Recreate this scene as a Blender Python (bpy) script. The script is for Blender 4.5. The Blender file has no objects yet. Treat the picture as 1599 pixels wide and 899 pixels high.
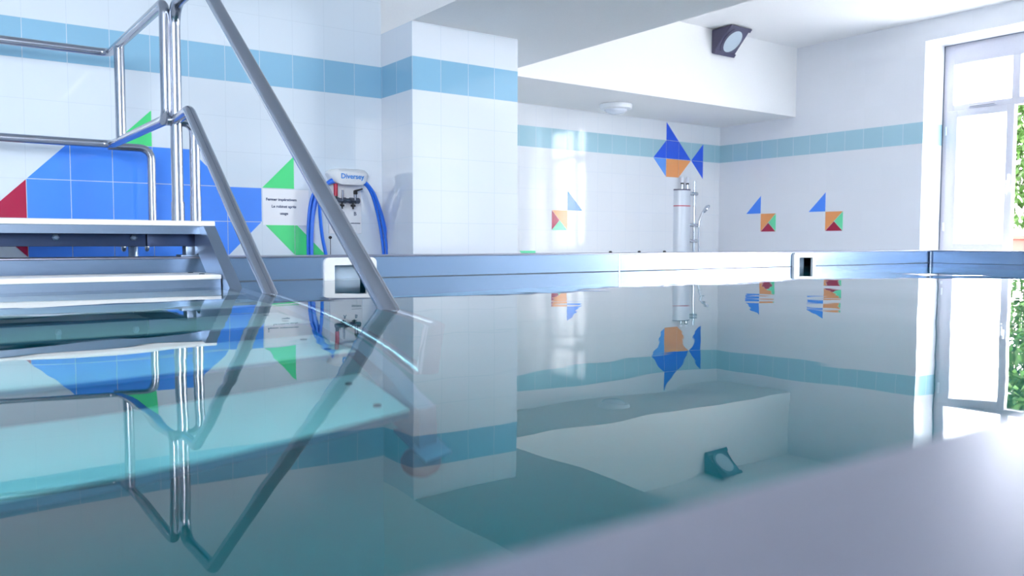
import bpy, bmesh, math, random
from mathutils import Vector, Matrix
random.seed(7)
scene = bpy.context.scene
COL = scene.collection
PI = math.pi

# ------------------------------------------------------------------ dimensions (metres, water level = 0)
CZ = 0.150                       # eye height over the water
F_PX, YAW, PITCH, ROLL = 1277.49, 0.62380, -0.0564, 0.0016
T = 0.2                          # wall tile
Y_BACK, Y_PIER, Y_ALC, Y_HEAD = 4.8041, 4.3943, 6.3600, 5.3483
X_PIER, X_PIER2, X_RIGHT = 2.4204, 3.2055, 7.5453
ZB = 1.0651                      # underside of the blue tile band
Z_SOF, Z_CEIL = 1.4721, 2.1884
XG, XA, YG = 0.4345, 4.8596, 5.9707   # tile grid origins
X_NEAR0, Y_NEAR = -3.0, -2.2
Z_DECK, Z_POOL = -1.14, -1.07
YP, XP, YN, HP = 3.083, 5.995, 0.117, 0.0930   # pool inner faces, coping height
XL = -2.2
# ------------------------------------------------------------------ materials
def new_mat(name):
    m = bpy.data.materials.new(name); m.use_nodes = True
    nt = m.node_tree
    return m, nt, nt.nodes['Principled BSDF']

def math_node(nt, op, a, b=None, c=None):
    n = nt.nodes.new('ShaderNodeMath'); n.operation = op
    for i, v in enumerate((a, b, c)):
        if v is None: continue
        if isinstance(v, (int, float)): n.inputs[i].default_value = v
        else: nt.links.new(v, n.inputs[i])
    return n.outputs[0]

def noise_bump(nt, bsdf, scale, strength, dist=0.001, detail=2, stretch=None):
    tc = nt.nodes.new('ShaderNodeTexCoord')
    src = tc.outputs['Object']
    if stretch:
        mp = nt.nodes.new('ShaderNodeMapping'); mp.inputs['Scale'].default_value = stretch
        nt.links.new(src, mp.inputs[0]); src = mp.outputs[0]
    nz = nt.nodes.new('ShaderNodeTexNoise'); nz.inputs['Scale'].default_value = scale; nz.inputs['Detail'].default_value = detail
    nt.links.new(src, nz.inputs['Vector'])
    bp = nt.nodes.new('ShaderNodeBump'); bp.inputs['Strength'].default_value = strength; bp.inputs['Distance'].default_value = dist
    nt.links.new(nz.outputs[0], bp.inputs['Height']); nt.links.new(bp.outputs[0], bsdf.inputs['Normal'])
    return nz

def plain(name, color, rough=0.5, metal=0.0, bump=None, spec=0.5, coat=0.0):
    m, nt, b = new_mat(name)
    b.inputs['Base Color'].default_value = (*color, 1)
    b.inputs['Roughness'].default_value = rough
    b.inputs['Metallic'].default_value = metal
    b.inputs['Specular IOR Level'].default_value = spec
    b.inputs['Coat Weight'].default_value = coat
    nz = noise_bump(nt, b, *(bump or (40, 0.05)))
    # faint unevenness of the colour, a property of the surface itself
    mx = nt.nodes.new('ShaderNodeMix'); mx.data_type = 'RGBA'
    mx.inputs['A'].default_value = (*[c * 0.96 for c in color], 1)
    mx.inputs['B'].default_value = (*[min(1, c * 1.03) for c in color], 1)
    nt.links.new(nz.outputs[0], mx.inputs['Factor']); nt.links.new(mx.outputs['Result'], b.inputs['Base Color'])
    return m

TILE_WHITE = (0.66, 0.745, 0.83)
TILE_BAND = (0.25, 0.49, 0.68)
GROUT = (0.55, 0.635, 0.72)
def tile_mat(name, ox, oy, white=TILE_WHITE, band=TILE_BAND, grout=GROUT):
    """glazed wall tiles 20 x 20 cm with one blue course, laid out in wall coordinates"""
    m, nt, b = new_mat(name)
    g = nt.nodes.new('ShaderNodeNewGeometry')
    sp = nt.nodes.new('ShaderNodeSeparateXYZ'); nt.links.new(g.outputs['Position'], sp.inputs[0])
    sn = nt.nodes.new('ShaderNodeSeparateXYZ'); nt.links.new(g.outputs['True Normal'], sn.inputs[0])
    ax = math_node(nt, 'GREATER_THAN', math_node(nt, 'ABSOLUTE', sn.outputs['X']), 0.5)
    x = math_node(nt, 'SUBTRACT', sp.outputs['X'], ox - 20)
    y = math_node(nt, 'SUBTRACT', sp.outputs['Y'], oy - 20)
    u = math_node(nt, 'ADD', math_node(nt, 'MULTIPLY', ax, y), math_node(nt, 'MULTIPLY', math_node(nt, 'SUBTRACT', 1.0, ax), x))
    z = math_node(nt, 'SUBTRACT', sp.outputs['Z'], ZB - 20)
    def line(c):
        f = math_node(nt, 'FRACT', math_node(nt, 'DIVIDE', math_node(nt, 'ADD', c, 0.0015), T))
        return math_node(nt, 'LESS_THAN', f, 0.003 / T)
    gr = math_node(nt, 'MAXIMUM', line(u), line(z))
    inb = math_node(nt, 'MULTIPLY', math_node(nt, 'GREATER_THAN', sp.outputs['Z'], ZB), math_node(nt, 'LESS_THAN', sp.outputs['Z'], ZB + T))
    # slight glaze difference from tile to tile
    cx = math_node(nt, 'FLOOR', math_node(nt, 'DIVIDE', u, T)); cz = math_node(nt, 'FLOOR', math_node(nt, 'DIVIDE', z, T))
    cv = nt.nodes.new('ShaderNodeCombineXYZ'); nt.links.new(cx, cv.inputs[0]); nt.links.new(cz, cv.inputs[1])
    wn = nt.nodes.new('ShaderNodeTexWhiteNoise'); nt.links.new(cv.outputs[0], wn.inputs['Vector'])
    def mix(fac, a, c):
        n = nt.nodes.new('ShaderNodeMix'); n.data_type = 'RGBA'
        nt.links.new(fac, n.inputs['Factor'])
        for k, v in (('A', a), ('B', c)):
            if isinstance(v, tuple): n.inputs[k].default_value = (*v, 1)
            else: nt.links.new(v, n.inputs[k])
        return n.outputs['Result']
    wv = mix(wn.outputs['Value'], tuple(c * 0.985 for c in white), white)
    bv = mix(wn.outputs['Value'], tuple(c * 0.97 for c in band), tuple(c * 1.02 for c in band))
    col = mix(gr, mix(inb, wv, bv), grout)
    nt.links.new(col, b.inputs['Base Color'])
    r = math_node(nt, 'ADD', math_node(nt, 'MULTIPLY', gr, 0.5), 0.06)
    nt.links.new(r, b.inputs['Roughness'])
    bp = nt.nodes.new('ShaderNodeBump'); bp.inputs['Strength'].default_value = 0.12; bp.inputs['Distance'].default_value = 0.002
    nz = nt.nodes.new('ShaderNodeTexNoise'); nz.inputs['Scale'].default_value = 9.0; nz.inputs['Detail'].default_value = 1
    nt.links.new(g.outputs['Position'], nz.inputs['Vector'])
    h = math_node(nt, 'ADD', math_node(nt, 'MULTIPLY', nz.outputs[0], 0.35), math_node(nt, 'MULTIPLY', gr, -0.6))
    nt.links.new(h, bp.inputs['Height']); nt.links.new(bp.outputs[0], b.inputs['Normal'])
    return m

M = {}
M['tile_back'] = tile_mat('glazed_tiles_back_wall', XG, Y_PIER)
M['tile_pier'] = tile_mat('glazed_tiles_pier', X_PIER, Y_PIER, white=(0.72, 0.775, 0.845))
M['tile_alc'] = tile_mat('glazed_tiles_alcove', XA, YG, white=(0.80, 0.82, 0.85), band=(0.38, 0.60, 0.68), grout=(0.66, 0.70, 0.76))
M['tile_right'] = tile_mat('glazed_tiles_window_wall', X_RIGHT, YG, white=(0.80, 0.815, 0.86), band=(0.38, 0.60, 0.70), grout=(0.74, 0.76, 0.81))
M['paint'] = plain('matt_white_paint', (0.88, 0.87, 0.86), 0.7, bump=(120, 0.05))
M['ceil'] = plain('matt_ceiling_paint', (0.86, 0.85, 0.85), 0.8, bump=(90, 0.05))
M['deckfloor'] = plain('grey_floor_tiles', (0.55, 0.58, 0.60), 0.4, bump=(60, 0.1))
M['steel'] = plain('polished_steel_tube', (0.37, 0.40, 0.47), 0.24, 1.0, bump=(300, 0.03, 0.0005))
M['brushed'] = plain('brushed_steel_sheet', (0.30, 0.40, 0.55), 0.26, 1.0, bump=(60, 0.06, 0.001, 2, (0.3, 0.3, 6)))
M['coping'] = plain('brushed_steel_coping', (0.29, 0.30, 0.385), 0.34, 0.9, bump=(160, 0.05))
M['poolfloor'] = plain('steel_pool_floor', (0.022, 0.25, 0.285), 0.5, 0.0, bump=(30, 0.1), spec=0.2)
M['tread'] = plain('white_grained_plastic', (0.84, 0.86, 0.88), 0.45, bump=(260, 0.25))
M['stair_steel'] = plain('satin_steel_plate', (0.27, 0.35, 0.47), 0.32, 0.9, bump=(90, 0.05))
M['shaded_steel'] = plain('shaded_steel_beam', (0.045, 0.07, 0.15), 0.40, 0.6, bump=(60, 0.05))  # shade under the landing is put into this beam colour
M['white_pl'] = plain('white_plastic', (0.84, 0.86, 0.89), 0.35, bump=(60, 0.02))
M['opal'] = plain('opal_lamp_glass', (0.80, 0.83, 0.90), 0.25, bump=(60, 0.02))
M['throat'] = plain('blue_grey_plastic', (0.62, 0.78, 0.96), 0.4, bump=(60, 0.02))
M['gun'] = plain('dull_dark_chrome', (0.16, 0.18, 0.23), 0.3, 1.0, bump=(60, 0.03))
M['rubber'] = plain('black_rubber', (0.012, 0.03, 0.06), 0.6, bump=(90, 0.1))
M['black'] = plain('black_plastic', (0.02, 0.02, 0.025), 0.4, bump=(90, 0.05))
M['lamp_body'] = plain('dark_violet_grey_lacquer', (0.075, 0.07, 0.13), 0.38, bump=(120, 0.05))
M['chrome'] = plain('chrome', (0.62, 0.66, 0.72), 0.12, 1.0, bump=(60, 0.01))
M['alu'] = plain('matt_aluminium', (0.72, 0.76, 0.82), 0.38, 0.2, bump=(200, 0.03))
M['red'] = plain('red_plastic', (0.55, 0.02, 0.06), 0.35, bump=(60, 0.03))
M['hose'] = plain('blue_rubber_hose', (0.02, 0.17, 0.80), 0.35, bump=(90, 0.05))
M['ink'] = plain('dark_blue_ink', (0.03, 0.06, 0.16), 0.6)
M['logo'] = plain('blue_ink', (0.03, 0.28, 0.78), 0.5)
M['paper'] = plain('laminated_paper', (0.84, 0.86, 0.90), 0.3, bump=(8, 0.15, 0.004))
M['m_blue'] = plain('royal_blue_glazed_tile', (0.07, 0.27, 0.95), 0.12, bump=(9, 0.05))
M['m_navy'] = plain('deep_blue_glazed_tile', (0.03, 0.12, 0.80), 0.12, bump=(9, 0.05))
M['m_light'] = plain('light_blue_glazed_tile', (0.14, 0.36, 0.92), 0.12, bump=(9, 0.05))
M['m_green'] = plain('green_glazed_tile', (0.08, 0.74, 0.24), 0.12, bump=(9, 0.05))
M['m_mint'] = plain('mint_green_glazed_tile', (0.16, 0.78, 0.42), 0.12, bump=(9, 0.05))
M['m_red'] = plain('crimson_glazed_tile', (0.42, 0.01, 0.06), 0.12, bump=(9, 0.05))
M['m_orange'] = plain('orange_glazed_tile', (0.90, 0.36, 0.12), 0.12, bump=(9, 0.05))
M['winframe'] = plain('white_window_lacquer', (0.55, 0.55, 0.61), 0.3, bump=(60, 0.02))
M['seal'] = plain('grey_rubber_seal', (0.10, 0.13, 0.17), 0.6)  # grey also used for the painted meniscus strips
M['leaf'] = plain('green_leaves', (0.035, 0.09, 0.014), 0.5, bump=(9, 0.1))
M['bark'] = plain('bark', (0.20, 0.13, 0.08), 0.8, bump=(30, 0.5))
M['brick'] = plain('terracotta_render', (0.16, 0.045, 0.035), 0.8, bump=(30, 0.3))
M['ground'] = plain('pale_gravel', (0.40, 0.39, 0.37), 0.9, bump=(60, 0.4))

def mat_water():
    m, nt, b = new_mat('clear_pool_water'); nt.nodes.remove(b)
    out = nt.nodes['Material Output']
    gl = nt.nodes.new('ShaderNodeBsdfGlass'); gl.inputs['IOR'].default_value = 1.333; gl.inputs['Roughness'].default_value = 0.0
    g = nt.nodes.new('ShaderNodeNewGeometry')
    def bump(scale, dist, prev=None, detail=1.0, stretch=(1, 1, 1)):
        mp = nt.nodes.new('ShaderNodeMapping'); mp.inputs['Scale'].default_value = stretch
        nt.links.new(g.outputs['Position'], mp.inputs[0])
        nz = nt.nodes.new('ShaderNodeTexNoise'); nz.inputs['Scale'].default_value = scale; nz.inputs['Detail'].default_value = detail
        nt.links.new(mp.outputs[0], nz.inputs['Vector'])
        bp = nt.nodes.new('ShaderNodeBump'); bp.inputs['Strength'].default_value = 1.0; bp.inputs['Distance'].default_value = dist
        nt.links.new(nz.outputs[0], bp.inputs['Height'])
        if prev: nt.links.new(prev, bp.inputs['Normal'])
        return bp.outputs[0]
    n1 = bump(1.5, 0.0042, detail=0.3)
    n2 = bump(6.5, 0.0004, n1, detail=1.0)
    nt.links.new(n2, gl.inputs['Normal'])
    nt.links.new(gl.outputs[0], out.inputs['Surface'])
    va = nt.nodes.new('ShaderNodeVolumeAbsorption'); va.inputs['Color'].default_value = (0.02, 0.86, 0.88, 1); va.inputs['Density'].default_value = 0.6
    nt.links.new(va.outputs[0], out.inputs['Volume'])
    return m
M['water'] = mat_water()

def mat_frost():
    m, nt, b = new_mat('frosted_window_film'); nt.nodes.remove(b)
    out = nt.nodes['Material Output']
    tr = nt.nodes.new('ShaderNodeBsdfTranslucent'); tr.inputs[0].default_value = (0.94, 0.96, 0.98, 1)
    gs = nt.nodes.new('ShaderNodeBsdfGlossy'); gs.inputs['Roughness'].default_value = 0.15
    nz = nt.nodes.new('ShaderNodeTexNoise'); nz.inputs['Scale'].default_value = 150
    bp = nt.nodes.new('ShaderNodeBump'); bp.inputs['Strength'].default_value = 0.05; nt.links.new(nz.outputs[0], bp.inputs['Height'])
    nt.links.new(bp.outputs[0], gs.inputs['Normal'])
    mx = nt.nodes.new('ShaderNodeMixShader'); mx.inputs[0].default_value = 0.05
    nt.links.new(tr.outputs[0], mx.inputs[1]); nt.links.new(gs.outputs[0], mx.inputs[2]); nt.links.new(mx.outputs[0], out.inputs['Surface'])
    return m
M['frost'] = mat_frost()

def mat_lens():
    m, nt, b = new_mat('lamp_lens_glass')
    b.inputs['Base Color'].default_value = (0.50, 0.58, 0.65, 1); b.inputs['Roughness'].default_value = 0.10
    b.inputs['Coat Weight'].default_value = 0.6
    noise_bump(nt, b, 25, 0.3, 0.004, 0)
    return m
M['lens'] = mat_lens()
# ------------------------------------------------------------------ mesh helpers
def box(bm, x0, x1, y0, y1, z0, z1, bev=0.0, seg=2):
    vs = [bm.verts.new((x, y, z)) for x in (x0, x1) for y in (y0, y1) for z in (z0, z1)]
    fs = [(0, 1, 3, 2), (4, 6, 7, 5), (0, 4, 5, 1), (2, 3, 7, 6), (0, 2, 6, 4), (1, 5, 7, 3)]
    faces = [bm.faces.new([vs[i] for i in f]) for f in fs]
    bmesh.ops.recalc_face_normals(bm, faces=faces)
    if bev > 0:
        es = list({e for f in faces for e in f.edges})
        bmesh.ops.bevel(bm, geom=es, offset=bev, segments=seg, affect='EDGES', profile=0.5)

def prism(bm, pts, vec):
    """polygon (3-D points) pushed along vec"""
    vec = Vector(vec)
    a = [bm.verts.new(p) for p in pts]; b = [bm.verts.new(Vector(p) + vec) for p in pts]
    n = len(pts); fs = [bm.faces.new(a[::-1]), bm.faces.new(b)]
    for i in range(n): fs.append(bm.faces.new((a[i], a[(i + 1) % n], b[(i + 1) % n], b[i])))
    bmesh.ops.recalc_face_normals(bm, faces=fs)
    return fs

def fillet(pts, r, n=8):
    pts = [Vector(p) for p in pts]; out = [pts[0]]
    for i in range(1, len(pts) - 1):
        p = pts[i]; a = (pts[i - 1] - p); b = (pts[i + 1] - p)
        rr = r[i] if isinstance(r, dict) and i in r else (r if not isinstance(r, dict) else 0.05)
        ua, ub = a.normalized(), b.normalized()
        ang = ua.angle(ub); d = min(rr / math.tan(ang / 2), a.length * 0.49, b.length * 0.49)
        rr = d * math.tan(ang / 2)
        c = p + (ua + ub).normalized() * (rr / math.sin(ang / 2))
        s, e = p + ua * d - c, p + ub * d - c
        tot = s.angle(e)
        for k in range(n + 1):
            t = k / n
            v = (s * math.sin((1 - t) * tot) + e * math.sin(t * tot)) / math.sin(tot)
            out.append(c + v)
    out.append(pts[-1]); return out

def spline(pts, n=8):
    pts = [Vector(p) for p in pts]; P = [2 * pts[0] - pts[1]] + pts + [2 * pts[-1] - pts[-2]]; out = []
    for i in range(1, len(P) - 2):
        for k in range(n):
            t = k / n
            out.append(0.5 * (2 * P[i] + (P[i + 1] - P[i - 1]) * t + (2 * P[i - 1] - 5 * P[i] + 4 * P[i + 1] - P[i + 2]) * t * t
                              + (3 * P[i] - P[i - 1] - 3 * P[i + 1] + P[i + 2]) * t ** 3))
    out.append(pts[-1]); return out

def tube(bm, path, r, seg=20, caps=(True, True), round_end=(False, False)):
    path = [Vector(p) for p in path]
    t0 = (path[1] - path[0]).normalized()
    nrm = t0.orthogonal().normalized(); rings = []
    prev = t0
    def ring(c, nrm, bi, rad): return [bm.verts.new(c + (nrm * math.cos(2 * PI * k / seg) + bi * math.sin(2 * PI * k / seg)) * rad) for k in range(seg)]
    seq = []
    for i, p in enumerate(path):
        t = ((path[min(i + 1, len(path) - 1)] - path[max(i - 1, 0)])).normalized()
        q = prev.rotation_difference(t); nrm = (q @ nrm); nrm = (nrm - t * nrm.dot(t)).normalized(); prev = t
        seq.append((p, nrm.copy(), t.cross(nrm), t))
    if round_end[0]:
        p, n, b, t = seq[0]
        for a in (80, 55, 28): rings.append(ring(p - t * r * math.sin(math.radians(a)), n, b, r * math.cos(math.radians(a))))
    for p, n, b, t in seq: rings.append(ring(p, n, b, r))
    if round_end[1]:
        p, n, b, t = seq[-1]
        for a in (28, 55, 80): rings.append(ring(p + t * r * math.sin(math.radians(a)), n, b, r * math.cos(math.radians(a))))
    fs = []
    for a, b in zip(rings, rings[1:]):
        for k in range(seg): fs.append(bm.faces.new((a[k], a[(k + 1) % seg], b[(k + 1) % seg], b[k])))
    for f in fs: f.smooth = True
    if caps[0]: fs.append(bm.faces.new(rings[0][::-1]))
    if caps[1]: fs.append(bm.faces.new(rings[-1]))
    bmesh.ops.recalc_face_normals(bm, faces=fs)

def lathe(bm, prof, mat4, seg=40):
    """profile [(r, h)] turned about local z"""
    rings = []
    for r, h in prof:
        if r < 1e-6: rings.append([bm.verts.new(mat4 @ Vector((0, 0, h)))])
        else: rings.append([bm.verts.new(mat4 @ Vector((r * math.cos(2 * PI * k / seg), r * math.sin(2 * PI * k / seg), h))) for k in range(seg)])
    fs = []
    for a, b in zip(rings, rings[1:]):
        for k in range(seg):
            k2 = (k + 1) % seg
            if len(a) == 1 and len(b) == 1: continue
            if len(a) == 1: f = bm.faces.new((a[0], b[k], b[k2]))
            elif len(b) == 1: f = bm.faces.new((a[k], a[k2], b[0]))
            else: f = bm.faces.new((a[k], a[k2], b[k2], b[k]))
            f.smooth = True; fs.append(f)
    for rg in (rings[0], rings[-1]):
        if len(rg) > 1: fs.append(bm.faces.new(rg))
    bmesh.ops.recalc_face_normals(bm, faces=fs)

def obj(name, bm, m, parent=None):
    me = bpy.data.meshes.new(name); bm.to_mesh(me); bm.free()
    me.materials.append(m if not isinstance(m, str) else M[m])
    try: me.set_sharp_from_angle(angle=math.radians(40))
    except Exception: pass
    o = bpy.data.objects.new(name, me); COL.objects.link(o)
    if parent is not None:
        o.parent = parent
        d = Vector((0, 0, 0)); q = parent
        while q is not None: d += q.location; q = q.parent
        me.transform(Matrix.Translation(-d))
    return o
def tag(o, label=None, cat=None, group=None, kind=None):
    if label: o['label'] = label
    if cat: o['category'] = cat
    if group: o['group'] = group
    if kind: o['kind'] = kind
    return o
def thing(name, loc, label, cat, group=None):
    o = bpy.data.objects.new(name, None); o.location = loc; o.empty_display_size = 0.05; COL.objects.link(o)
    return tag(o, label, cat, group)
def struct(name, bm, m, label=None, parent=None, cat=None):
    o = obj(name, bm, m, parent)
    if parent is None: tag(o, label, cat, None, 'structure')
    return o
B = bmesh.new
def lettering(name, text, size, mat4, m, parent, align='CENTER', spacing=1.0, bold=0.0):
    cu = bpy.data.curves.new(name, 'FONT'); cu.body = text; cu.size = size; cu.align_x = align; cu.align_y = 'CENTER'
    cu.extrude = 0.0005; cu.space_character = spacing; cu.offset = bold; cu.resolution_u = 3
    t = bpy.data.objects.new(name, cu); COL.objects.link(t)
    bpy.context.view_layer.update()
    me = bpy.data.meshes.new_from_object(t.evaluated_get(bpy.context.evaluated_depsgraph_get()))
    bpy.data.objects.remove(t)
    bm = B(); bm.from_mesh(me); bpy.data.meshes.remove(me); bm.transform(mat4)
    return obj(name, bm, m, parent)
def facing_minus_y(x, y, z):  # letters in the XZ plane read from -Y
    return Matrix.Translation((x, y, z)) @ Matrix.Rotation(PI / 2, 4, 'X')

# ------------------------------------------------------------------ the room
ZT = Z_CEIL + 0.15
bm = B(); box(bm, X_NEAR0 - .2, X_PIER + .02, Y_BACK, Y_BACK + .2, Z_DECK - .1, Z_CEIL)
struct('wall_back', bm, 'tile_back', 'long tiled wall with a blue course behind the stairs', cat='wall')
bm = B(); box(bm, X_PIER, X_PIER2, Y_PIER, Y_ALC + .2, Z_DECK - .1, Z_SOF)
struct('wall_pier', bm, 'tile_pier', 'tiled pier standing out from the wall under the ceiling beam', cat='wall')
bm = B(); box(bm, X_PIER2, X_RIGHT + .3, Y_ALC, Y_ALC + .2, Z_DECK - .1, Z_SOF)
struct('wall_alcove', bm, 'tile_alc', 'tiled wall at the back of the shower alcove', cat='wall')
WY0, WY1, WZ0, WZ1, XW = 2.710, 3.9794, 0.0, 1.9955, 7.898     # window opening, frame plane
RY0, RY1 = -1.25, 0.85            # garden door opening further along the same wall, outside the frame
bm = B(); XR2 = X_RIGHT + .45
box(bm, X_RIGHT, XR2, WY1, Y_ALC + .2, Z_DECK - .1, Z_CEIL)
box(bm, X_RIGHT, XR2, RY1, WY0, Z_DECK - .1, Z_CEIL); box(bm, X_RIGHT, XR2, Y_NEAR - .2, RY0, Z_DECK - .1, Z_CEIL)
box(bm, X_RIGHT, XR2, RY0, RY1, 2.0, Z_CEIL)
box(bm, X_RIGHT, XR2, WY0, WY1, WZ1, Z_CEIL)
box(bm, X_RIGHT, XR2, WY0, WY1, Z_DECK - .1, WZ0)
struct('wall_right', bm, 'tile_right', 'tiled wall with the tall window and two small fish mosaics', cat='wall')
bm = B(); box(bm, X_NEAR0 - .2, X_NEAR0, Y_NEAR - .2, Y_BACK + .2, Z_DECK - .1, Z_CEIL)
struct('wall_left', bm, 'tile_back', 'tiled end wall beyond the stairs', cat='wall')
FILL_OPENINGS = [(-2.8, -0.5)]; NZ0, NZ1 = 0.60, 2.05  # unseen opening added in the near wall to let in fill light
bm = B(); xs = [X_NEAR0] + [v for w in FILL_OPENINGS for v in w] + [X_RIGHT + .2]
for i in range(0, len(xs), 2): box(bm, xs[i], xs[i + 1], Y_NEAR - .3, Y_NEAR, Z_DECK - .1, Z_CEIL)
for a, b_ in FILL_OPENINGS:
    box(bm, a, b_, Y_NEAR - .3, Y_NEAR, Z_DECK - .1, NZ0); box(bm, a, b_, Y_NEAR - .3, Y_NEAR, NZ1, Z_CEIL)
struct('wall_front', bm, 'tile_back', 'tiled wall with an added fill-light opening on the near side of the pool', cat='wall')
bm = B(); box(bm, X_NEAR0 - .2, XR2, Y_NEAR - .3, Y_ALC + .2, Z_CEIL, ZT)
struct('ceiling', bm, 'ceil', 'flat white ceiling over the pool', cat='ceiling')
bm = B(); box(bm, X_PIER + .0005, 3.728, Y_NEAR, Y_HEAD, Z_SOF, Z_CEIL)
struct('ceiling_beam', bm, 'paint', 'deep white beam crossing the ceiling above the pier', cat='ceiling beam')
bm = B(); box(bm, X_PIER2, X_RIGHT, Y_HEAD, Y_ALC + .2, Z_SOF, Z_CEIL); box(bm, X_PIER, X_PIER2, Y_HEAD, Y_ALC + .2, Z_SOF, Z_CEIL)
struct('ceiling_header', bm, 'paint', 'dropped white ceiling box over the shower alcove', cat='ceiling')
bm = B(); box(bm, X_NEAR0 - .2, XR2, Y_NEAR - .3, Y_ALC + .2, Z_DECK - .12, Z_DECK)
struct('floor', bm, 'deckfloor', 'grey tiled floor around the raised pool', cat='floor')

# ------------------------------------------------------------------ window_1 (in wall_right)
w1 = bpy.data.objects.new('window_1', None); w1.location = (XW, 3.345, WZ0); COL.objects.link(w1)
tag(w1, 'tall white casement window with frosted panes beside the pool end', 'window', None, 'structure')
x0, x1 = XW, XW + .07
dz = -0.0168
bm = B()
box(bm, x0, x1, 3.885, WY1 - .002, WZ0, WZ1, .004); box(bm, x0, x1, WY0, 2.80, WZ0, WZ1, .004)
box(bm, x0 + .001, x1, 2.79, 3.89, 1.825 + dz, WZ1, .004); box(bm, x0 + .001, x1, 2.79, 3.89, 1.372, 1.436, .004)
box(bm, x0 + .002, x1, 3.312, 3.378, 1.43, 1.815, .004)
box(bm, x0 + .001, x1, 2.79, 3.89, WZ0, WZ0 + .06, .004)
obj('window_frame', bm, 'winframe', w1)
bm = B()                                       # closed leaf
s0, s1 = x0 - .012, x1 - .02
box(bm, s0, s1, 3.838, 3.935, .05, 1.380, .005); box(bm, s0, s1, 3.345, 3.409, .05, 1.380, .005)
box(bm, s0 + .001, s1, 3.40, 3.845, 1.316, 1.380, .005); box(bm, s0 + .001, s1, 3.40, 3.845, .05, .14, .005)
sash = obj('sash', bm, 'winframe', w1)
bm = B(); box(bm, x0 + .02, x0 + .028, 3.40, 3.845, .13, 1.325); p = obj('window_pane', bm, 'frost', sash); p['label'] = 'frosted lower window pane'
bm = B(); box(bm, s0 - .022, s0, 3.362, 3.38, .62, .76, .004); tube(bm, [(s0 - .012, 3.371, .70), (s0 - .05, 3.371, .70), (s0 - .05, 3.371, .58)], .008, 10); obj('handle', bm, 'white_pl', sash)
for ya, yb in ((3.372, 3.885), (2.80, 3.318)):
    bm = B(); box(bm, x0 + .02, x0 + .028, ya, yb, 1.43, 1.815); p = obj('window_pane', bm, 'frost', w1); p['label'] = 'frosted transom pane'
bm = B()                                       # open leaf, swung outwards
box(bm, 7.98, 8.05, 2.755, 2.80, .05, 1.38, .005); box(bm, 8.48, 8.54, 2.755, 2.80, .05, 1.38, .005)
box(bm, 8.04, 8.49, 2.756, 2.799, 1.316, 1.38, .005); box(bm, 8.04, 8.49, 2.756, 2.799, .05, .14, .005)
sash2 = obj('sash', bm, 'winframe', w1)
bm = B(); box(bm, 8.04, 8.49, 2.772, 2.780, .13, 1.325); obj('window_pane', bm, 'frost', sash2)
bm = B(); box(bm, x0 - .006, x0 + .002, WY1 - .006, WY1 + .002, WZ0, WZ1); box(bm, x0 - .006, x0 + .002, WY0, WY1, WZ1 - .004, WZ1 + .002); obj('seal', bm, 'seal', w1)
bm = B(); box(bm, x0 - .014, x0 + .01, 3.505, 3.74, 1.395, 1.412, .003); q = obj('vent', bm, 'winframe', w1)
bm = B(); box(bm, x0 - .0155, x0 - .013, 3.515, 3.73, 1.401, 1.405); obj('slot', bm, 'seal', q)
for zz in (.30, 1.20):
    bm = B(); tube(bm, [(s0 - .004, 3.936, zz - .04), (s0 - .004, 3.936, zz + .04)], .009, 12); obj('hinge', bm, 'alu', w1)

# ------------------------------------------------------------------ outdoors, seen through the open leaf
bm = B(); box(bm, XR2 + .05, 26, -8, 16, Z_DECK - .4, Z_DECK - .3)
tag(obj('ground', bm, 'ground'), 'pale ground outside the window', 'ground', None, 'structure')
tree = thing('leafy_tree', (12.3, 4.75, Z_DECK - .3), 'green leafy tree outside the open window', 'tree')
bm = B(); tube(bm, spline([(12.3, 4.75, Z_DECK - .32), (12.35, 4.7, .4), (12.25, 4.75, 1.6), (12.3, 4.65, 2.8)]), .09, 12); obj('trunk', bm, 'bark', tree)
bm = B()
for i in range(5200):
    d = Vector((random.gauss(0, 1), random.gauss(0, 1), random.gauss(0, 1))).normalized() * (random.random() ** .35)
    c = Vector((12.3 + d.x * .9, 4.72 + d.y * .85, 1.60 + d.z * 1.45))
    s = random.uniform(.05, .11); R = Matrix.Rotation(random.uniform(0, 6.3), 3, 'Z') @ Matrix.Rotation(random.uniform(-1.2, 1.2), 3, 'X')
    bm.faces.new([bm.verts.new(c + R @ Vector(v) * s) for v in ((0, -1, 0), (.45, -.2, .08), (0, 1, 0), (-.45, -.2, .08))])
obj('foliage', bm, 'leaf', tree)
bm = B(); box(bm, 13.6, 13.8, 2.2, 6.0, Z_DECK - .45, .20, .01); box(bm, 13.55, 13.85, 2.15, 6.05, .20, .26, .01)
tag(obj('garden_wall', bm, 'brick'), 'low red garden wall outside beneath the tree', 'wall')

# ------------------------------------------------------------------ the pool
pool = thing('swimming_pool', (2.0, 1.6, Z_DECK), 'raised brushed steel pool basin filled with water', 'pool')
W = .24
def pool_wall(name, *a):
    b_ = B(); box(b_, *a); return obj(name, b_, 'brushed', pool)
Zb = Z_POOL - .06
LS0, LS1, RS0, RS1 = 1.335, 1.475, 4.400, 4.536     # skimmer mouths
bm = B()
def longwall(x0, x1, z0, z1): box(bm, x0, x1, YP, YP + W, z0, z1)
for a, b_ in ((XL - W, LS0), (LS1, RS0), (RS1, XP + W)): longwall(a, b_, Zb, HP - .006)
for a, b_ in ((LS0, LS1), (RS0, RS1)): longwall(a, b_, Zb, -.075); longwall(a, b_, .055, HP - .006)
wl = obj('basin_wall', bm, 'brushed', pool); wl['label'] = 'long far steel basin wall'
bm = B(); box(bm, XP, XP + W, YN - W, YP, Zb, HP - .006); obj('basin_wall', bm, 'brushed', pool)['label'] = 'steel end wall under the window'
bm = B(); box(bm, XL - W, XL, YN - W, YP, Zb, HP - .006); obj('basin_wall', bm, 'brushed', pool)
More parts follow.
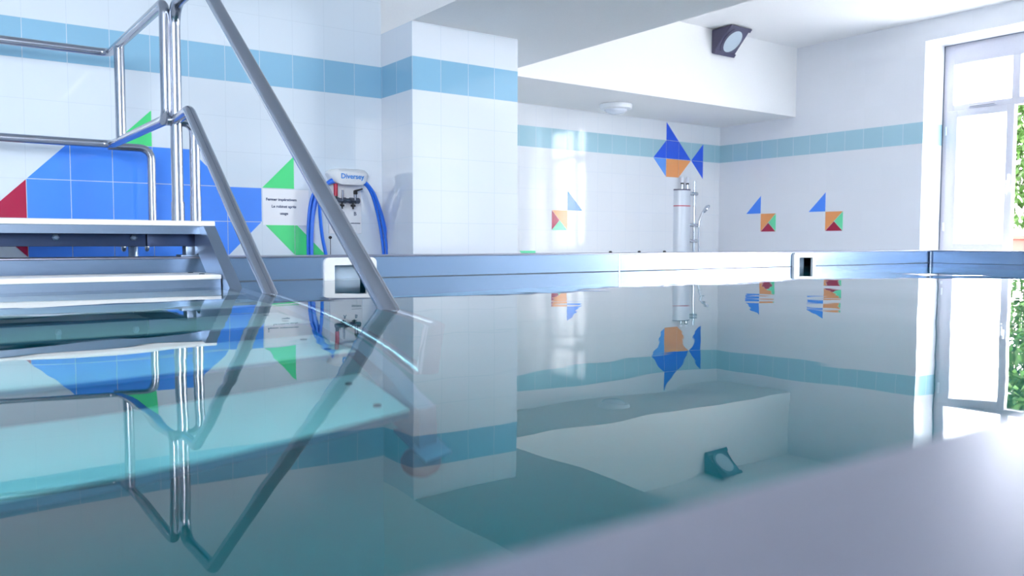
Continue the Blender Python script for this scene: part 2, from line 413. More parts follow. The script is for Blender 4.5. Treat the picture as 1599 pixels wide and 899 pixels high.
bm = B(); box(bm, XL - W, XP + W, YN - W, YN, Zb, HP - .006); obj('basin_wall', bm, 'brushed', pool)
bm = B(); box(bm, XL, XP, YN, YP, Zb, Z_POOL); obj('basin_floor', bm, 'poolfloor', pool)
bm = B(); c0, c1 = HP - .006, HP
box(bm, XL - W, XP + W, YP - .006, YP + W, c0, c1, .002); box(bm, XL - W, XP + W, YN - W - .1, YN + .006, c0 - .012, c1, .005, 3)
box(bm, XP - .006, XP + W, YN, YP, c0, c1, .002); box(bm, XL - W, XL + .006, YN, YP, c0, c1, .002)
obj('coping', bm, 'coping', pool)
for xs_ in (2.895,):
    bm = B(); box(bm, xs_ - .003, xs_ + .003, YP - .0015, YP, -1.0, HP - .007, .0007); obj('weld_seam', bm, 'chrome', pool)
bm = B(); tube(bm, [(XP - .012, YP - .012, -1.0), (XP - .012, YP - .012, HP - .008)], .008, 10); obj('corner_bead', bm, 'chrome', pool)
for a, b_ in ((XL, 1.2915), (1.520, 4.344), (4.566, XP)):  # thin dark strips painted in for the meniscus's dark reflection at the water's edge
    bm = B(); box(bm, a, b_, YP - .0012, YP, -.001, .0028); obj('painted_meniscus', bm, 'seal', pool)
bm = B(); box(bm, XP - .0012, XP, YN, YP, -.001, .0015); obj('painted_meniscus', bm, 'seal', pool)

# water: one closed body whose sides lie inside the steel
bm = B(); box(bm, XL - .1, XP + .1, YN - .1, YP + .1, Z_POOL - .03, 0)
wat = obj('pool_water', bm, 'water'); tag(wat, 'clear calm pool water mirroring the room', 'water', None, 'stuff')

def skimmer(x0, x1, m0, m1, label):
    t = thing('pool_skimmer', ((x0 + x1) / 2, YP, 0), label, 'pool skimmer', None)
    zt, zb_, r = .086, -.112, .022
    def rr(x0, x1, z0, z1, r, n=6):
        pts = []
        for cx, cz, a0 in ((x1 - r, z1 - r, 0), (x0 + r, z1 - r, 90), (x0 + r, z0 + r, 180), (x1 - r, z0 + r, 270)):
            for k in range(n + 1):
                a = math.radians(a0 + 90 * k / n); pts.append((cx + r * math.cos(a), cz + r * math.sin(a)))
        return pts
    b_ = B(); o_ = rr(x0, x1, zb_, zt, r); i_ = rr(m0, m1, -.075, .055, .004)
    yf, yb = YP - .014, YP - .0005
    n = len(o_)
    vo = [[b_.verts.new((x, y, z)) for x, z in o_] for y in (yf, yb)]; vi = [[b_.verts.new((x, y, z)) for x, z in i_] for y in (yf, yb)]
    fs = []
    for k in range(n):
        j = (k + 1) % n
        fs += [b_.faces.new((vo[0][k], vo[0][j], vi[0][j], vi[0][k])), b_.faces.new((vo[1][k], vi[1][k], vi[1][j], vo[1][j])),
               b_.faces.new((vo[0][k], vo[1][k], vo[1][j], vo[0][j])), b_.faces.new((vi[0][k], vi[0][j], vi[1][j], vi[1][k]))]
    bmesh.ops.recalc_face_normals(b_, faces=fs)
    obj('frame', b_, 'white_pl', t)
    b_ = B(); th = .004                                  # throat behind the mouth
    box(b_, m0 - th, m0, YP, YP + .055, -.078, .058); box(b_, m1, m1 + th, YP, YP + .055, -.078, .058)
    box(b_, m0, m1, YP, YP + .055, .055, .058); box(b_, m0, m1, YP, YP + .055, -.078, -.075); box(b_, m0, m1, YP + .051, YP + .055, -.075, .055)
    obj('throat', b_, 'throat', t)
    b_ = B(); box(b_, m0 + .004, m1 - .004, YP + .02, YP + .026, -.07, -.012, .002); obj('flap', b_, 'white_pl', t)
    return t
skimmer(1.2915, 1.520, LS0, LS1, 'white framed skimmer opening half behind the near stair handrail')
skimmer(4.344, 4.566, RS0, RS1, 'white framed skimmer opening below the fish mosaics near the window')
for px_, wh in ((2.945, 'dark bolt cap on the far coping, furthest of three from the shower'), (3.155, 'dark bolt cap on the far coping, middle one of three in the row'), (3.350, 'dark bolt cap on the far coping, closest of three to the shower')):
    bm = B(); lathe(bm, [(.009, 0), (.009, .005), (.006, .009), (0, .010)], Matrix.Translation((px_, YP + .12, HP)), 16)
    tag(obj('coping_bolt', bm, 'black'), wh, 'bolt', 'bolt caps on the far coping')

# ------------------------------------------------------------------ stairs with rails
st = thing('pool_stairs', (.25, 2.3, Z_POOL), 'steel stairs with white treads and tubular handrails leading into the water', 'stairs')
RISE, RUN, Z0, Y0 = .180, .2565, .2214, 3.000
SX0, SX1 = -.42, .7965           # between the stringers
# landing
bm = B(); box(bm, -.47, .852, Y0, 4.63, Z0 - .018, Z0, .004); obj('landing', bm, 'tread', st)
bm = B(); box(bm, -.46, .842, Y0 + .008, Y0 + .032, Z0 - .046, Z0 - .018); box(bm, .826, .846, Y0 + .03, 4.62, Z0 - .075, Z0 - .018)
box(bm, -.46, -.44, Y0 + .03, 4.62, Z0 - .075, Z0 - .018); obj('landing_frame', bm, 'stair_steel', st)
bm = B(); box(bm, .644, .826, Y0 + .10, Y0 + .16, .132, Z0 - .020, .002); obj('cross_beam', bm, 'shaded_steel', st)
bm = B(); box(bm, -.44, .826, 4.30, 4.36, .132, Z0 - .020, .002); obj('cross_beam', bm, 'shaded_steel', st)
bm = B(); box(bm, -.44, .640, Y0 + .10, Y0 + .16, .132, Z0 - .020, .002); cb = obj('cross_beam', bm, 'shaded_steel', st)
for bx in (.36, .60, .12):
    bm = B(); lathe(bm, [(.011, 0), (.011, .006), (.006, .010), (0, .010)], Matrix.Translation((bx, Y0 + .10, .162)) @ Matrix.Rotation(PI / 2, 4, 'X'), 6); obj('bolt', bm, 'stair_steel', cb)
# treads
for k in range(1, 7):
    zt, yf = Z0 - RISE * k, Y0 - RUN * k
    bm = B(); box(bm, SX0, SX1, yf, yf + .245, zt - .016, zt, .004); tr = obj('tread', bm, 'tread', st)
    bm = B(); box(bm, SX0 + .002, SX1 - .002, yf + .004, yf + .03, zt - .042, zt - .016); box(bm, SX0 + .002, SX1 - .002, yf + .215, yf + .238, zt - .042, zt - .016); obj('tread_frame', bm, 'stair_steel', tr)
    for by in (.05, .19):
        for bx in (SX0 + .05, SX1 - .05):
            bm = B(); lathe(bm, [(.009, 0), (.009, .002), (0, .003)], Matrix.Translation((bx, yf + by, zt)), 12); obj('bolt', bm, 'rubber', tr)
# stringers
def zline(y): return .204 + (y - 2.955) * .705
for xa, xb in ((.7985, .838), (-.462, -.422)):
    yb_ = 1.50; d = .15
    pts = [(2.985, .2030), (2.985 + .001, .2030 - d), (yb_ + .02, -1.03), (yb_ - .05, -1.03), (yb_ - .05, zline(yb_ - .05) + .0)]
    pts = [(2.955, zline(2.955)), (3.03, .200), (3.07, .200), (3.07, .10), (3.03, zline(3.03) - d), (1.56, zline(1.56) - .12), (1.56, -.985), (1.43, -.985), (1.43, zline(1.43) + .03), (1.50, zline(1.50))]
    bm = B(); prism(bm, [(xa, y, z) for y, z in pts], (xb - xa, 0, 0)); sg = obj('stringer', bm, 'stair_steel', st)
    bm = B(); box(bm, xa - .012, xb + .012, 1.385, 1.52, -.992, -.985, .002); obj('foot_plate', bm, 'stair_steel', sg)
    bm = B(); lathe(bm, [(0, 0), (.040, 0), (.042, .010), (.036, .028), (.016, .045), (.012, .0785), (0, .0785)], Matrix.Translation(((xa + xb) / 2, 1.46, Z_POOL)), 24); obj('rubber_foot', bm, 'rubber', sg)
# bracket from landing to coping, and support posts on the floor
for bx in (.775, -.44):
    bm = B(); box(bm, bx, bx + .05, 3.10, 3.155, HP, .132, .002); box(bm, bx - .02, bx + .06, 3.09, 3.165, HP, HP + .008, .002); obj('bracket', bm, 'stair_steel', st)
for lx in (.795, -.41):
    bm = B(); tube(bm, [(lx, 4.12, Z_DECK), (lx, 4.12, .135)], .021); lathe(bm, [(.06, 0), (.06, .008), (.03, .012), (.021, .012)], Matrix.Translation((lx, 4.12, Z_DECK)), 24)
    box(bm, lx - .07, lx + .07, 4.05, 4.19, .125, .135, .001); lg = obj('leg', bm, 'stair_steel', st)
    for sx in (-.05, .05):
        bm = B(); lathe(bm, [(.011, 0), (.011, -.012), (.006, -.022), (0, -.022)], Matrix.Translation((lx + sx, 4.07, .125)), 8); obj('bolt', bm, 'chrome', lg)
for a, b_ in ((.70, .795), (-.41, -.3)):
    bm = B(); box(bm, a, b_, 4.085, 4.155, .132, .1465); obj('leg_bracket', bm, 'stair_steel', st)

def side_rails(mir):
    """handrail, knee rail, guard frame and posts on the right-hand side of the flight"""
    YT, XR_, k = 3.456, .836, 1.315
    # tall post bending into the handrail, which runs down into the water and turns down to meet the knee rail
    zt, yw = 1.082, 1.643
    pth = fillet([(XR_, YT, Z0), (XR_, YT, zt), (.838, yw + zt * k, zt), (.842, 1.44, (1.44 - yw) / k), (.825, 1.44, -.655)], {1: .085, 2: .10, 3: .06}, 10)
    b_ = B(); tube(b_, pth, .0226, 24); hr = obj('handrail', b_, 'steel', st)
    b_ = B(); tube(b_, [(XR_, YT, Z0), (XR_, YT, Z0 + .085)], .0250, 24); lathe(b_, [(.045, 0), (.045, .004), (.025, .006)], Matrix.Translation((XR_, YT, Z0)), 24); obj('post_sleeve', b_, 'steel', hr)
    # knee rail
    zk, yk = .632, 2.33
    pth = fillet([(.832, YT - .01, zk), (.815, yk + zk * 1.34, zk), (.810, 1.455, (1.455 - yk) / 1.34)], .07, 10)
    b_ = B(); tube(b_, pth, .0205, 24, round_end=(False, True)); obj('knee_rail', b_, 'steel', st)
    # leg beside the tall post, tied to the guard frame
    XF, YC, XLG = .800, 4.600, .905
    pth = fillet([(XF, YT, zk - .004), (XLG, YT, zk - .004), (XLG, YT, .15)], .04, 8)
    b_ = B(); tube(b_, pth, .0200, 20); o1 = obj('post', b_, 'steel', st)
    b_ = B(); tube(b_, [(XLG, YT, .15), (XLG, YT, .33)], .0215, 20); obj('post_sleeve', b_, 'steel', o1)
    b_ = B(); box(b_, .84, XLG, YT - .018, YT + .018, .155, .185, .002); obj('bracket', b_, 'stair_steel', o1)
    b_ = B(); tube(b_, fillet([(XF - .02, YC, zk), (.985, YC, zk), (.985, YC, .15)], .055, 8), .0205, 20); o2 = obj('post', b_, 'steel', st)
    b_ = B(); box(b_, .84, .985, YC - .02, YC + .02, .155, .185, .002); obj('bracket', b_, 'stair_steel', o2)
    # guard frame: two long rails that turn the corner and close at the tall post
    zg = 1.100
    pth = [(-1.6, YC, zg), (XF, YC, zg), (XF, YT, zg - .015), (XF, YT, zk), (XF, YC, zk + .01), (-1.6, YC, zk + .01)]
    b_ = B(); tube(b_, fillet(pth, .045, 10), .0205, 20); gf = obj('guard_rail', b_, 'steel', st)
    b_ = B(); tube(b_, [(XF, 4.365, zk), (XF, 4.365, zg)], .0235, 20); obj('post', b_, 'steel', st)
    b_ = B(); tube(b_, [(XF, YT, zg - .075), (XR_, YT, zg - .075)], .012, 12); obj('tie', b_, 'steel', gf)
side_rails(False)

# ------------------------------------------------------------------ tile mosaics
def mosaic(label, loc, P, groups, cat='tile mosaic', group=None):
    """groups {(part name, material): [polygons in grid units (i, k)]}; P maps (i, k) -> wall point; tiles stand 1.5 mm proud"""
    t = thing('fish_mosaic', loc, label, cat, group)
    nrm = P.nrm
    for (nm, m), polys in groups.items():
        b_ = B()
        for pl in polys:
            c = (sum(p[0] for p in pl) / len(pl), sum(p[1] for p in pl) / len(pl)); g = .0018 / T
            ins = []
            n = len(pl)
            for j in range(n):                                     # inset every side by half a joint
                a, p, q = pl[j - 1], pl[j], pl[(j + 1) % n]
                def nl(s, e):
                    dx, dy = e[0] - s[0], e[1] - s[1]; L = math.hypot(dx, dy); nx, ny = -dy / L, dx / L
                    if (c[0] - s[0]) * nx + (c[1] - s[1]) * ny < 0: nx, ny = -nx, -ny
                    return nx, ny
                n1, n2 = nl(a, p), nl(p, q); det = n1[0] * n2[1] - n1[1] * n2[0]
                c1 = n1[0] * p[0] + n1[1] * p[1] + g; c2 = n2[0] * p[0] + n2[1] * p[1] + g
                ins.append(((c1 * n2[1] - c2 * n1[1]) / det, (n1[0] * c2 - n2[0] * c1) / det))
            prism(b_, [P(*q) for q in ins], nrm)
        obj(nm, b_, m, t)
    return t
def wallA(y, x0):
    def P(i, k): return Vector((x0 + i * T, y, ZB - k * T))
    P.nrm = Vector((0, -.0015, 0)); return P
def wallB(x, y0):
    def P(i, k): return Vector((x, y0 - i * T, ZB - k * T))
    P.nrm = Vector((-.0015, 0, 0)); return P
def sq(i, k): return [(i, k), (i + 1, k), (i + 1, k + 1), (i, k + 1)]
P = wallA(Y_BACK, XG)
blue = [[(0, 3), (1, 2), (1, 3)], sq(1, 2), sq(2, 2), sq(3, 2), [(4, 2), (5, 3), (4, 3)]] + [sq(i, 3) for i in range(6)] + [sq(i, 4) for i in range(5)] + [[(5, 4), (6, 4), (5, 5)]]
blue += [[(0, 5), (1, 5), (1, 6)], sq(1, 5), sq(2, 5), sq(3, 5), [(4, 5), (5, 5), (4, 6)]]
mosaic('large blue and green fish mosaic on the wall behind the stairs', (XG + .5, Y_BACK, ZB - 4 * T), P,
       {('blue_tiles', 'm_blue'): blue,
        ('green_fin', 'm_green'): [[(2, 2), (3, 1), (3, 2)]], ('green_upper_tail', 'm_green'): [[(6, 3), (7, 2), (7, 3)]],
        ('green_lower_tail', 'm_green'): [[(6, 4), (7, 4), (7, 5)], [(7, 4), (8, 5), (7, 5)]],
        ('red_tiles', 'm_red'): [[(-1, 4), (0, 3), (0, 4)], [(-1, 4), (0, 4), (0, 5)]]})
P = wallA(Y_ALC, XA)
mosaic('blue and orange fish mosaic above the shower column in the alcove', (XA + 2, Y_ALC, ZB), P,
       {('blue_tiles', 'm_navy'): [[(9, -2), (10, -1), (9, -1)], [(8, 0), (9, -1), (9, 0)], sq(9, -1), [(10, -1), (11, 0), (10, 0)], [(11, 0), (12, -1), (12, 0)], [(11, 0), (12, 0), (12, 1)]],
        ('light_blue_tile', 'm_light'): [[(8, 0), (9, 0), (9, 1)]],
        ('orange_tiles', 'm_orange'): [sq(9, 0), [(10, 0), (11, 0), (10, 1)]]})
def small_fish(label, P, i, mir, loc, group):
    s = -1 if mir else 1
    def q(pts): return [(i + s * a, k) for a, k in pts]
    # mir=False: fin on the low-index side, square one tile on
    mosaic(label, loc, P, {('blue_tile', 'm_blue'): [q([(0, 3), (1, 2), (1, 3)])],
                           ('orange_tile', 'm_orange'): [q([(1, 3), (2, 3), (1, 4)])],
                           ('green_tile', 'm_mint'): [q([(2, 3), (2, 4), (1.5, 3.5)])],
                           ('red_tile', 'm_red'): [q([(1, 4), (2, 4), (1.5, 3.5)])]}, group=group)
PR = wallB(X_RIGHT, YG)
G = 'small fish mosaics'
small_fish('small four-colour fish mosaic on the window wall, nearer the shower corner', PR, 0, False, (X_RIGHT, YG - .2, ZB - 3 * T), G)
small_fish('small four-colour fish mosaic on the window wall, nearer the window', PR, 4, False, (X_RIGHT, YG - 1.0, ZB - 3 * T), G)
t = mosaic('small fish mosaic in the alcove crossed by the window reflection', (XA + .4, Y_ALC, ZB - 3 * T), P,
           {('blue_tile', 'm_blue'): [[(2, 2), (3, 3), (2, 3)]], ('orange_tile', 'm_orange'): [[(1, 3), (2, 3), (2, 4)]],
            ('red_tile', 'm_red'): [[(1, 3), (1.5, 3.5), (1, 4)]], ('green_tile', 'm_mint'): [[(1, 4), (1.5, 3.5), (2, 4)]]}, group=G)
t = mosaic('mint green mosaic tile low on the alcove wall beside the pier', (XA - .1, Y_ALC, ZB - 5 * T), P, {('green_tile', 'm_mint'): [[(-1, 5), (0, 5), (0, 6)]]})
t.name = 'mosaic_tile'

# ------------------------------------------------------------------ notice on the back wall
xa, xb, za, zb_ = XG + 6 * T + .006, XG + 7 * T + .085, ZB - 4 * T - .018, ZB - 3 * T - .004
no = thing('notice', ((xa + xb) / 2, Y_BACK, za), 'white paper notice with three lines of writing between the green tiles', 'notice')
bm = B(); n = 14; row = []
for k in range(n + 1):
    u = k / n; x = xa + (xb - xa) * u; y = Y_BACK - .0010 - (.012 * max(0, u - .72) / .28 if u > .72 else 0)
    row.append([bm.verts.new((x, y - dy, z)) for dy in (0, .0006) for z in (za, zb_)])
for a, b_ in zip(row, row[1:]):
    for q in ((0, 1, 1, 0), ):
        bm.faces.new((a[2], b_[2], b_[3], a[3])); bm.faces.new((a[0], a[1], b_[1], b_[0])); bm.faces.new((a[1], a[3], b_[3], b_[1])); bm.faces.new((a[0], b_[0], b_[2], a[2]))
bm.faces.new(row[0]); bm.faces.new([row[-1][i] for i in (0, 1, 3, 2)]); bmesh.ops.recalc_face_normals(bm, faces=bm.faces[:])
for f in list(bm.faces): f.smooth = False
bm.faces.ensure_lookup_table()
obj('sheet', bm, 'paper', no)
xc = xa + .130
for i, (tx, sz) in enumerate((('Fermer impérativement', .0265), ('Le robinet après', .0265), ('usage', .0265))):
    lettering('lettering', tx, sz * .86, facing_minus_y(xc - .002, Y_BACK - .0022, zb_ - .062 - .041 * i), 'ink', no, bold=.0006)

# ------------------------------------------------------------------ cleaning station
SXc, SY = 2.145, Y_BACK
# image-derived corners on the plane y = 4.70
cs = thing('dosing_station', (2.15, Y_BACK, .60), 'white wall dosing station with blue writing, valves and red tube', 'dosing station')
HX0, HX1, HZT, HZB = 2.030, 2.300, .600, .500
bm = B()
prof = [(Y_BACK, 0), (Y_BACK - .07, 0), (Y_BACK - .105, .0), (Y_BACK - .115, .3), (Y_BACK - .105, .75), (Y_BACK - .07, 1.0), (Y_BACK, 1.0)]
secs = []
for x, sh in ((HX0, 0.0), (HX0 + .006, .35), (HX0 + .03, .8), (HX0 + .07, 1.0), (HX1 - .07, 1.0), (HX1 - .03, .8), (HX1 - .006, .35), (HX1, 0.0)):
    ring = []
    for y, v in prof:
        d = (Y_BACK - y) * (.55 + .45 * sh)
        zlo = HZB + (1 - sh) * .028; zhi = HZT - (1 - sh) * .030
        xx = x
        ring.append(bm.verts.new((xx + (0.022 if x < 2.1 else -.022) * (1 - v) * (1 if sh < .9 else 0), Y_BACK - d, zlo + (zhi - zlo) * v)))
    secs.append(ring)
for a, b_ in zip(secs, secs[1:]):
    for k in range(len(prof)):
        j = (k + 1) % len(prof); f = bm.faces.new((a[k], a[j], b_[j], b_[k])); f.smooth = True
bm.faces.new(secs[0]); bm.faces.new(secs[-1][::-1]); bmesh.ops.recalc_face_normals(bm, faces=bm.faces[:])
hs = obj('housing', bm, 'white_pl', cs)
lettering('lettering', 'Diversey', .043, facing_minus_y(2.163, Y_BACK - .1163, .549), 'logo', hs, bold=.0008)
bm = B(); box(bm, 2.050, 2.270, Y_BACK - .012, Y_BACK, .20, .52, .003); pl_ = obj('back_plate', bm, 'white_pl', cs)
bm = B(); tube(bm, [(2.070, Y_BACK - .045, .405), (2.240, Y_BACK - .045, .405)], .014, 16)
for vx in (2.090, 2.135, 2.185, 2.225): tube(bm, [(vx - .012, Y_BACK - .045, .405), (vx + .012, Y_BACK - .045, .405)], .019, 8)
for vx in (2.095, 2.210): tube(bm, [(vx, Y_BACK, .405), (vx, Y_BACK - .045, .405)], .010, 12)
tube(bm, [(2.210, Y_BACK - .05, .405), (2.210, Y_BACK - .05, .445)], .009, 12); tube(bm, [(2.125, Y_BACK - .05, .405), (2.125, Y_BACK - .05, .47)], .006, 12)
mf = obj('valve_manifold', bm, 'gun', cs)
bm = B(); box(bm, 2.200, 2.222, Y_BACK - .062, Y_BACK - .04, .444, .470, .004); prism(bm, [(2.207, Y_BACK - .06, .458), (2.207, Y_BACK - .06, .472), (2.257, Y_BACK - .06, .484), (2.257, Y_BACK - .06, .476)], (0, .014, 0)); obj('lever', bm, 'black', mf)
bm = B(); tube(bm, [(2.080, Y_BACK - .05, .43), (2.080, Y_BACK - .05, .505)], .013, 14); rt = obj('red_tube', bm, 'red', cs); rt['label'] = 'red tube'
bm = B(); tube(bm, [(2.080, Y_BACK - .05, .412), (2.080, Y_BACK - .05, .432)], .011, 12); obj('collar', bm, 'black', cs)
for vx in (2.120, 2.195):
    bm = B(); tube(bm, [(vx, Y_BACK - .05, .352), (vx, Y_BACK - .05, .392)], .006, 10); tube(bm, [(vx - .014, Y_BACK - .05, .374), (vx + .014, Y_BACK - .05, .374)], .007, 10); obj('nozzle', bm, 'black', cs)
for ch, vx in (('A', 2.147), ('B', 2.225)):
    bm = B(); box(bm, vx - .014, vx + .014, Y_BACK - .0135, Y_BACK - .012, .306, .342); sk = obj('sticker', bm, 'paper', cs)
    lettering('lettering', ch, .032, facing_minus_y(vx, Y_BACK - .0142, .324), 'ink', sk, bold=.0006)
bm = B(); box(bm, 2.195, 2.260, Y_BACK - .0135, Y_BACK - .012, .262, .268); obj('sticker', bm, 'seal', cs)
bm = B(); tube(bm, [(2.230, Y_BACK - .016, -.06), (2.230, Y_BACK - .016, .26)], .002, 6); obj('pipe', bm, 'alu', cs)
# the hose, wound over the station and hanging down on both sides
bm = B()
rh = .0085
for dx, dy, lo in ((0, 0, -.35), (.020, -.012, -.40), (.038, .004, -.33), (.012, .016, -.42)):
    pts = [(1.905 + dx * .7, Y_BACK - .055 + dy, lo), (1.895 + dx * .7, Y_BACK - .055 + dy, .05), (1.897 + dx * .8, Y_BACK - .058 + dy, .26), (1.915 + dx, Y_BACK - .062 + dy, .40), (1.955 + dx * .7, Y_BACK - .07 + dy, .470),
           (2.06, Y_BACK - .06 + dy * .3, .515 + dx * .5), (2.16, Y_BACK - .06 + dy * .3, .535 + dx * .5), (2.25, Y_BACK - .065 + dy * .3, .520 + dx * .5), (2.305 + dx * .5, Y_BACK - .07 + dy, .468),
           (2.345 + dx * .8, Y_BACK - .065 + dy, .36), (2.377 + dx, Y_BACK - .06 + dy, .23), (2.396 + dx, Y_BACK - .058 + dy, .10), (2.405 + dx, Y_BACK - .055 + dy, -.03), (2.407 + dx, Y_BACK - .055 + dy, lo)]
    tube(bm, spline(pts, 7), rh, 12)
pts = [(1.94, Y_BACK - .075, .455), (1.958, Y_BACK - .085, .40), (1.966, Y_BACK - .075, .31), (1.985, Y_BACK - .06, .18), (2.012, Y_BACK - .055, .05), (2.022, Y_BACK - .055, -.10), (2.02, Y_BACK - .055, -.4)]
tube(bm, spline(pts, 7), .0105, 12)
tag(obj('hose', bm, 'hose'), 'blue hose coiled over the white dosing station', 'hose')
bm = B(); lathe(bm, [(0, 0), (.009, 0), (.009, .012), (0, .016)], Matrix.Translation((2.060, Y_BACK, .175)) @ Matrix.Rotation(PI / 2, 4, 'X'), 12); tube(bm, [(2.060, Y_BACK - .008, .175), (2.060, Y_BACK - .008, -.2)], .0018, 6)
tag(obj('wall_hook', bm, 'black'), 'tiny black hook with a cord left of the dosing station pipe', 'hook')

# ------------------------------------------------------------------ shower column in the alcove
sh = thing('shower_column', (6.893, Y_ALC, Z_DECK), 'pale aluminium shower column with red ring and hand shower in the alcove', 'shower')
bm = B(); n = 20; pts = []
for k in range(n + 1):
    a = PI * k / n; pts.append((6.893 - .108 * math.cos(a), Y_ALC - .02 - .085 * math.sin(a), Z_DECK))
pts.append((6.893 + .108, Y_ALC, Z_DECK)); pts.append((6.893 - .108, Y_ALC, Z_DECK))
for f in prism(bm, pts, (0, 0, .722 - Z_DECK)): f.smooth = len(f.verts) == 4
obj('column', bm, 'alu', sh)
def ringband(z0, z1, d, nm, m):
    b_ = B(); q = []
    for k in range(n + 1):
        a = PI * k / n; q.append((6.893 - (.108 + d) * math.cos(a), Y_ALC - .02 - (.085 + d) * math.sin(a), z0))
    q.append((6.893 + .108 + d, Y_ALC - .001, z0)); q.append((6.893 - .108 - d, Y_ALC - .001, z0))
    for f in prism(b_, q, (0, 0, z1 - z0)): f.smooth = len(f.verts) == 4
    return obj(nm, b_, m, sh)
ringband(.722, .735, .003, 'cap', 'lamp_body'); ringband(.546, .556, .001, 'red_ring', 'red')
for vx in (6.868, 6.952):
    bm = B(); tube(bm, [(vx, Y_ALC - .05, .735), (vx, Y_ALC - .05, .79)], .014, 14); v_ = obj('valve', bm, 'chrome', sh)
    bm = B(); tube(bm, [(vx, Y_ALC - .05, .79), (vx, Y_ALC - .05, .806)], .017, 14); obj('collar', bm, 'black', v_)
    bm = B(); tube(bm, [(vx, Y_ALC - .05, .806), (vx, Y_ALC - .05, .858)], .021, 14, round_end=(False, True)); obj('knob', bm, 'opal', v_)
XRL = 7.045
bm = B(); tube(bm, [(XRL, Y_ALC - .07, .02), (XRL, Y_ALC - .07, .83)], .0125, 16); obj('riser_rail', bm, 'chrome', sh)
for zz in (.690, .163):
    bm = B(); tube(bm, [(6.985, Y_ALC - .07, zz), (XRL + .035, Y_ALC - .07, zz)], .021, 16, round_end=(True, True)); tube(bm, [(XRL, Y_ALC, zz), (XRL, Y_ALC - .07, zz)], .012, 12); obj('bracket', bm, 'chrome', sh)
bm = B(); tube(bm, [(6.975, Y_ALC - .075, .342), (XRL + .075, Y_ALC - .075, .335)], .019, 16, round_end=(True, True)); obj('slider', bm, 'chrome', sh)
bm = B(); tube(bm, spline([(XRL + .058, Y_ALC - .09, .32), (XRL + .066, Y_ALC - .095, .40), (XRL + .095, Y_ALC - .11, .48), (XRL + .118, Y_ALC - .13, .515)], 6), .013, 14)
hm = Matrix.Translation((XRL + .128, Y_ALC - .14, .522)) @ Vector((.55, -.45, -.5)).normalized().to_track_quat('Z', 'Y').to_matrix().to_4x4()
lathe(bm, [(0, -.03), (.03, -.028), (.052, -.01), (.054, .004), (.046, .012), (0, .014)], hm, 28); hsw = obj('hand_shower', bm, 'chrome', sh)
bm = B(); tube(bm, spline([(XRL + .058, Y_ALC - .09, .32), (XRL + .062, Y_ALC - .085, .2), (XRL + .07, Y_ALC - .08, 0), (XRL + .06, Y_ALC - .08, -.3), (XRL, Y_ALC - .07, -.45), (6.99, Y_ALC - .06, -.3)], 8), .007, 10); obj('hose', bm, 'chrome', sh)

# ------------------------------------------------------------------ lamps
cl = thing('ceiling_light', (5.455, 5.872, Z_SOF), 'round white ceiling light under the alcove soffit', 'ceiling light')
Tm = Matrix.Translation((5.455, 5.872, Z_SOF)) @ Matrix.Rotation(PI, 4, 'X')
bm = B(); lathe(bm, [(.138, 0), (.155, .006), (.155, .030), (.150, .046), (.128, .056), (.116, .056), (.112, .05)], Tm, 48); obj('base_ring', bm, 'white_pl', cl)
bm = B(); lathe(bm, [(.112, .046), (.112, .056), (.098, .074), (.070, .088), (.035, .095), (0, .097)], Tm, 48); obj('diffuser', bm, 'opal', cl)

fl = thing('floodlight', (6.345, Y_HEAD, 2.06), 'dark wedge-shaped floodlight fixed under the ceiling above the alcove', 'floodlight')
fx0, fx1, fzt, fzb, fyo = 6.203, 6.493, 2.178, 1.957, 5.108
bm = B(); a_ = .012
prism(bm, [(fx0, Y_HEAD, fzt), (fx0, fyo + .01, fzt), (fx0, Y_HEAD - .025, fzb), (fx0, Y_HEAD, fzb)], (fx1 - fx0, 0, 0))
bmesh.ops.bevel(bm, geom=bm.edges[:], offset=.004, segments=2, affect='EDGES')
body = obj('body', bm, 'lamp_body', fl)
p0 = Vector((fx0, fyo + .01, fzt)); p1 = Vector((fx0, Y_HEAD - .025, fzb)); dn = (p1 - p0); L = dn.length; dn.normalize(); nn = Vector((0, dn.z, -dn.y)); nn = nn if nn.y < 0 else -nn
fm = Matrix.Translation((p0 + p1) / 2 + Vector(((fx1 - fx0) / 2, 0, 0))) @ Matrix(((1, 0, 0, 0), (0, -dn.y, nn.y, 0), (0, -dn.z, nn.z, 0), (0, 0, 0, 1)))
def facebox(b_, u0, u1, v0, v1, h0, h1):
    prism(b_, [fm @ Vector((u, v, h0)) for u, v in ((u0, v0), (u1, v0), (u1, v1), (u0, v1))], fm.to_3x3() @ Vector((0, 0, h1 - h0)))
hw = (fx1 - fx0) / 2; hl = L / 2
for v0, v1 in ((hl - .03, hl + .004), (-hl - .004, -hl + .03)):
    bm = B(); facebox(bm, -hw - .003, hw + .003, v0, v1, 0, .012); obj('hinge_strip', bm, 'lamp_body', fl)
S = Matrix.Diagonal((1.0, 1.12, 1, 1))
bm = B(); lathe(bm, [(.118, 0), (.128, 0), (.128, .008), (.118, .010)], fm @ S, 48); obj('bezel', bm, 'lamp_body', fl)
bm = B(); lathe(bm, [(.120, .001), (.120, .006), (.095, .011), (.05, .014), (0, .015)], fm @ S, 48); obj('lens', bm, 'lens', fl)

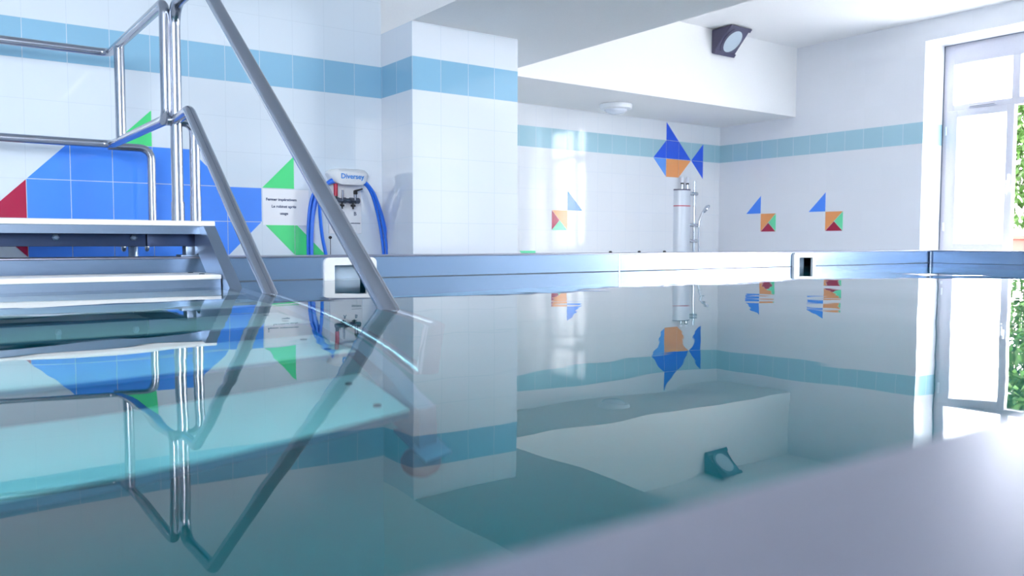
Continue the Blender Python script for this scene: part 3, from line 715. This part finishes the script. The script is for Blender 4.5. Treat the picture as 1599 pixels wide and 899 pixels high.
# ------------------------------------------------------------------ light
wd = bpy.data.worlds.new('overcast_sky'); scene.world = wd; wd.use_nodes = True
nt = wd.node_tree; bg = nt.nodes['Background']
gm = nt.nodes.new('ShaderNodeTexCoord'); sx = nt.nodes.new('ShaderNodeSeparateXYZ'); nt.links.new(gm.outputs['Generated'], sx.inputs[0])
rp = nt.nodes.new('ShaderNodeValToRGB'); nt.links.new(sx.outputs['Z'], rp.inputs[0])
rp.color_ramp.elements[0].color = (1.0, 0.985, 0.98, 1); rp.color_ramp.elements[1].color = (0.94, 0.97, 1.0, 1)
nt.links.new(rp.outputs[0], bg.inputs['Color'])
bg.inputs['Strength'].default_value = 17.0
def portal(name, loc, rot, sx_, sy_):
    l = bpy.data.lights.new(name, 'AREA'); l.shape = 'RECTANGLE'; l.size = sx_; l.size_y = sy_
    l.cycles.is_portal = True
    o = bpy.data.objects.new(name, l); o.location = loc; o.rotation_euler = rot; COL.objects.link(o)
for a, b_ in FILL_OPENINGS: portal('opening_portal', ((a + b_) / 2, Y_NEAR - .15, (NZ0 + NZ1) / 2), (PI / 2, 0, 0), b_ - a, NZ1 - NZ0)  # portal of the added fill opening
portal('opening_portal', (XW + .1, (WY0 + WY1) / 2, WZ1 / 2), (0, PI / 2, 0), WZ1, WY1 - WY0)

portal('door_portal', (XW + .1, (RY0 + RY1) / 2, (Z_DECK + 2.0) / 2), (0, PI / 2, 0), 2.0 - Z_DECK, RY1 - RY0)

# ------------------------------------------------------------------ camera
cd = bpy.data.cameras.new('camera'); cam = bpy.data.objects.new('camera', cd); COL.objects.link(cam); scene.camera = cam
fw = Vector((math.sin(YAW) * math.cos(PITCH), math.cos(YAW) * math.cos(PITCH), math.sin(PITCH)))
r = Vector((math.cos(YAW), -math.sin(YAW), 0)); u = r.cross(fw)
r2 = r * math.cos(ROLL) + u * math.sin(ROLL); u2 = u * math.cos(ROLL) - r * math.sin(ROLL)
cam.matrix_world = Matrix(((r2.x, u2.x, -fw.x, 0), (r2.y, u2.y, -fw.y, 0), (r2.z, u2.z, -fw.z, CZ), (0, 0, 0, 1)))
cd.sensor_width = 36; cd.sensor_fit = 'HORIZONTAL'; cd.lens = F_PX * 36 / 1599; cd.clip_start = .01; cd.clip_end = 200
cd.dof.use_dof = True; cd.dof.focus_distance = 3.6; cd.dof.aperture_fstop = 6.0

vs = scene.view_settings
vs.view_transform = 'Standard'; vs.look = 'None'; vs.gamma = 1.0; vs.use_curve_mapping = False
vs.exposure = 0.62
cy = scene.cycles
cy.use_denoising = True
cy.max_bounces = 14; cy.diffuse_bounces = 7; cy.glossy_bounces = 6; cy.transmission_bounces = 8
cy.caustics_refractive = True; cy.caustics_reflective = True; cy.blur_glossy = 0.5
cy.sample_clamp_indirect = 12.0
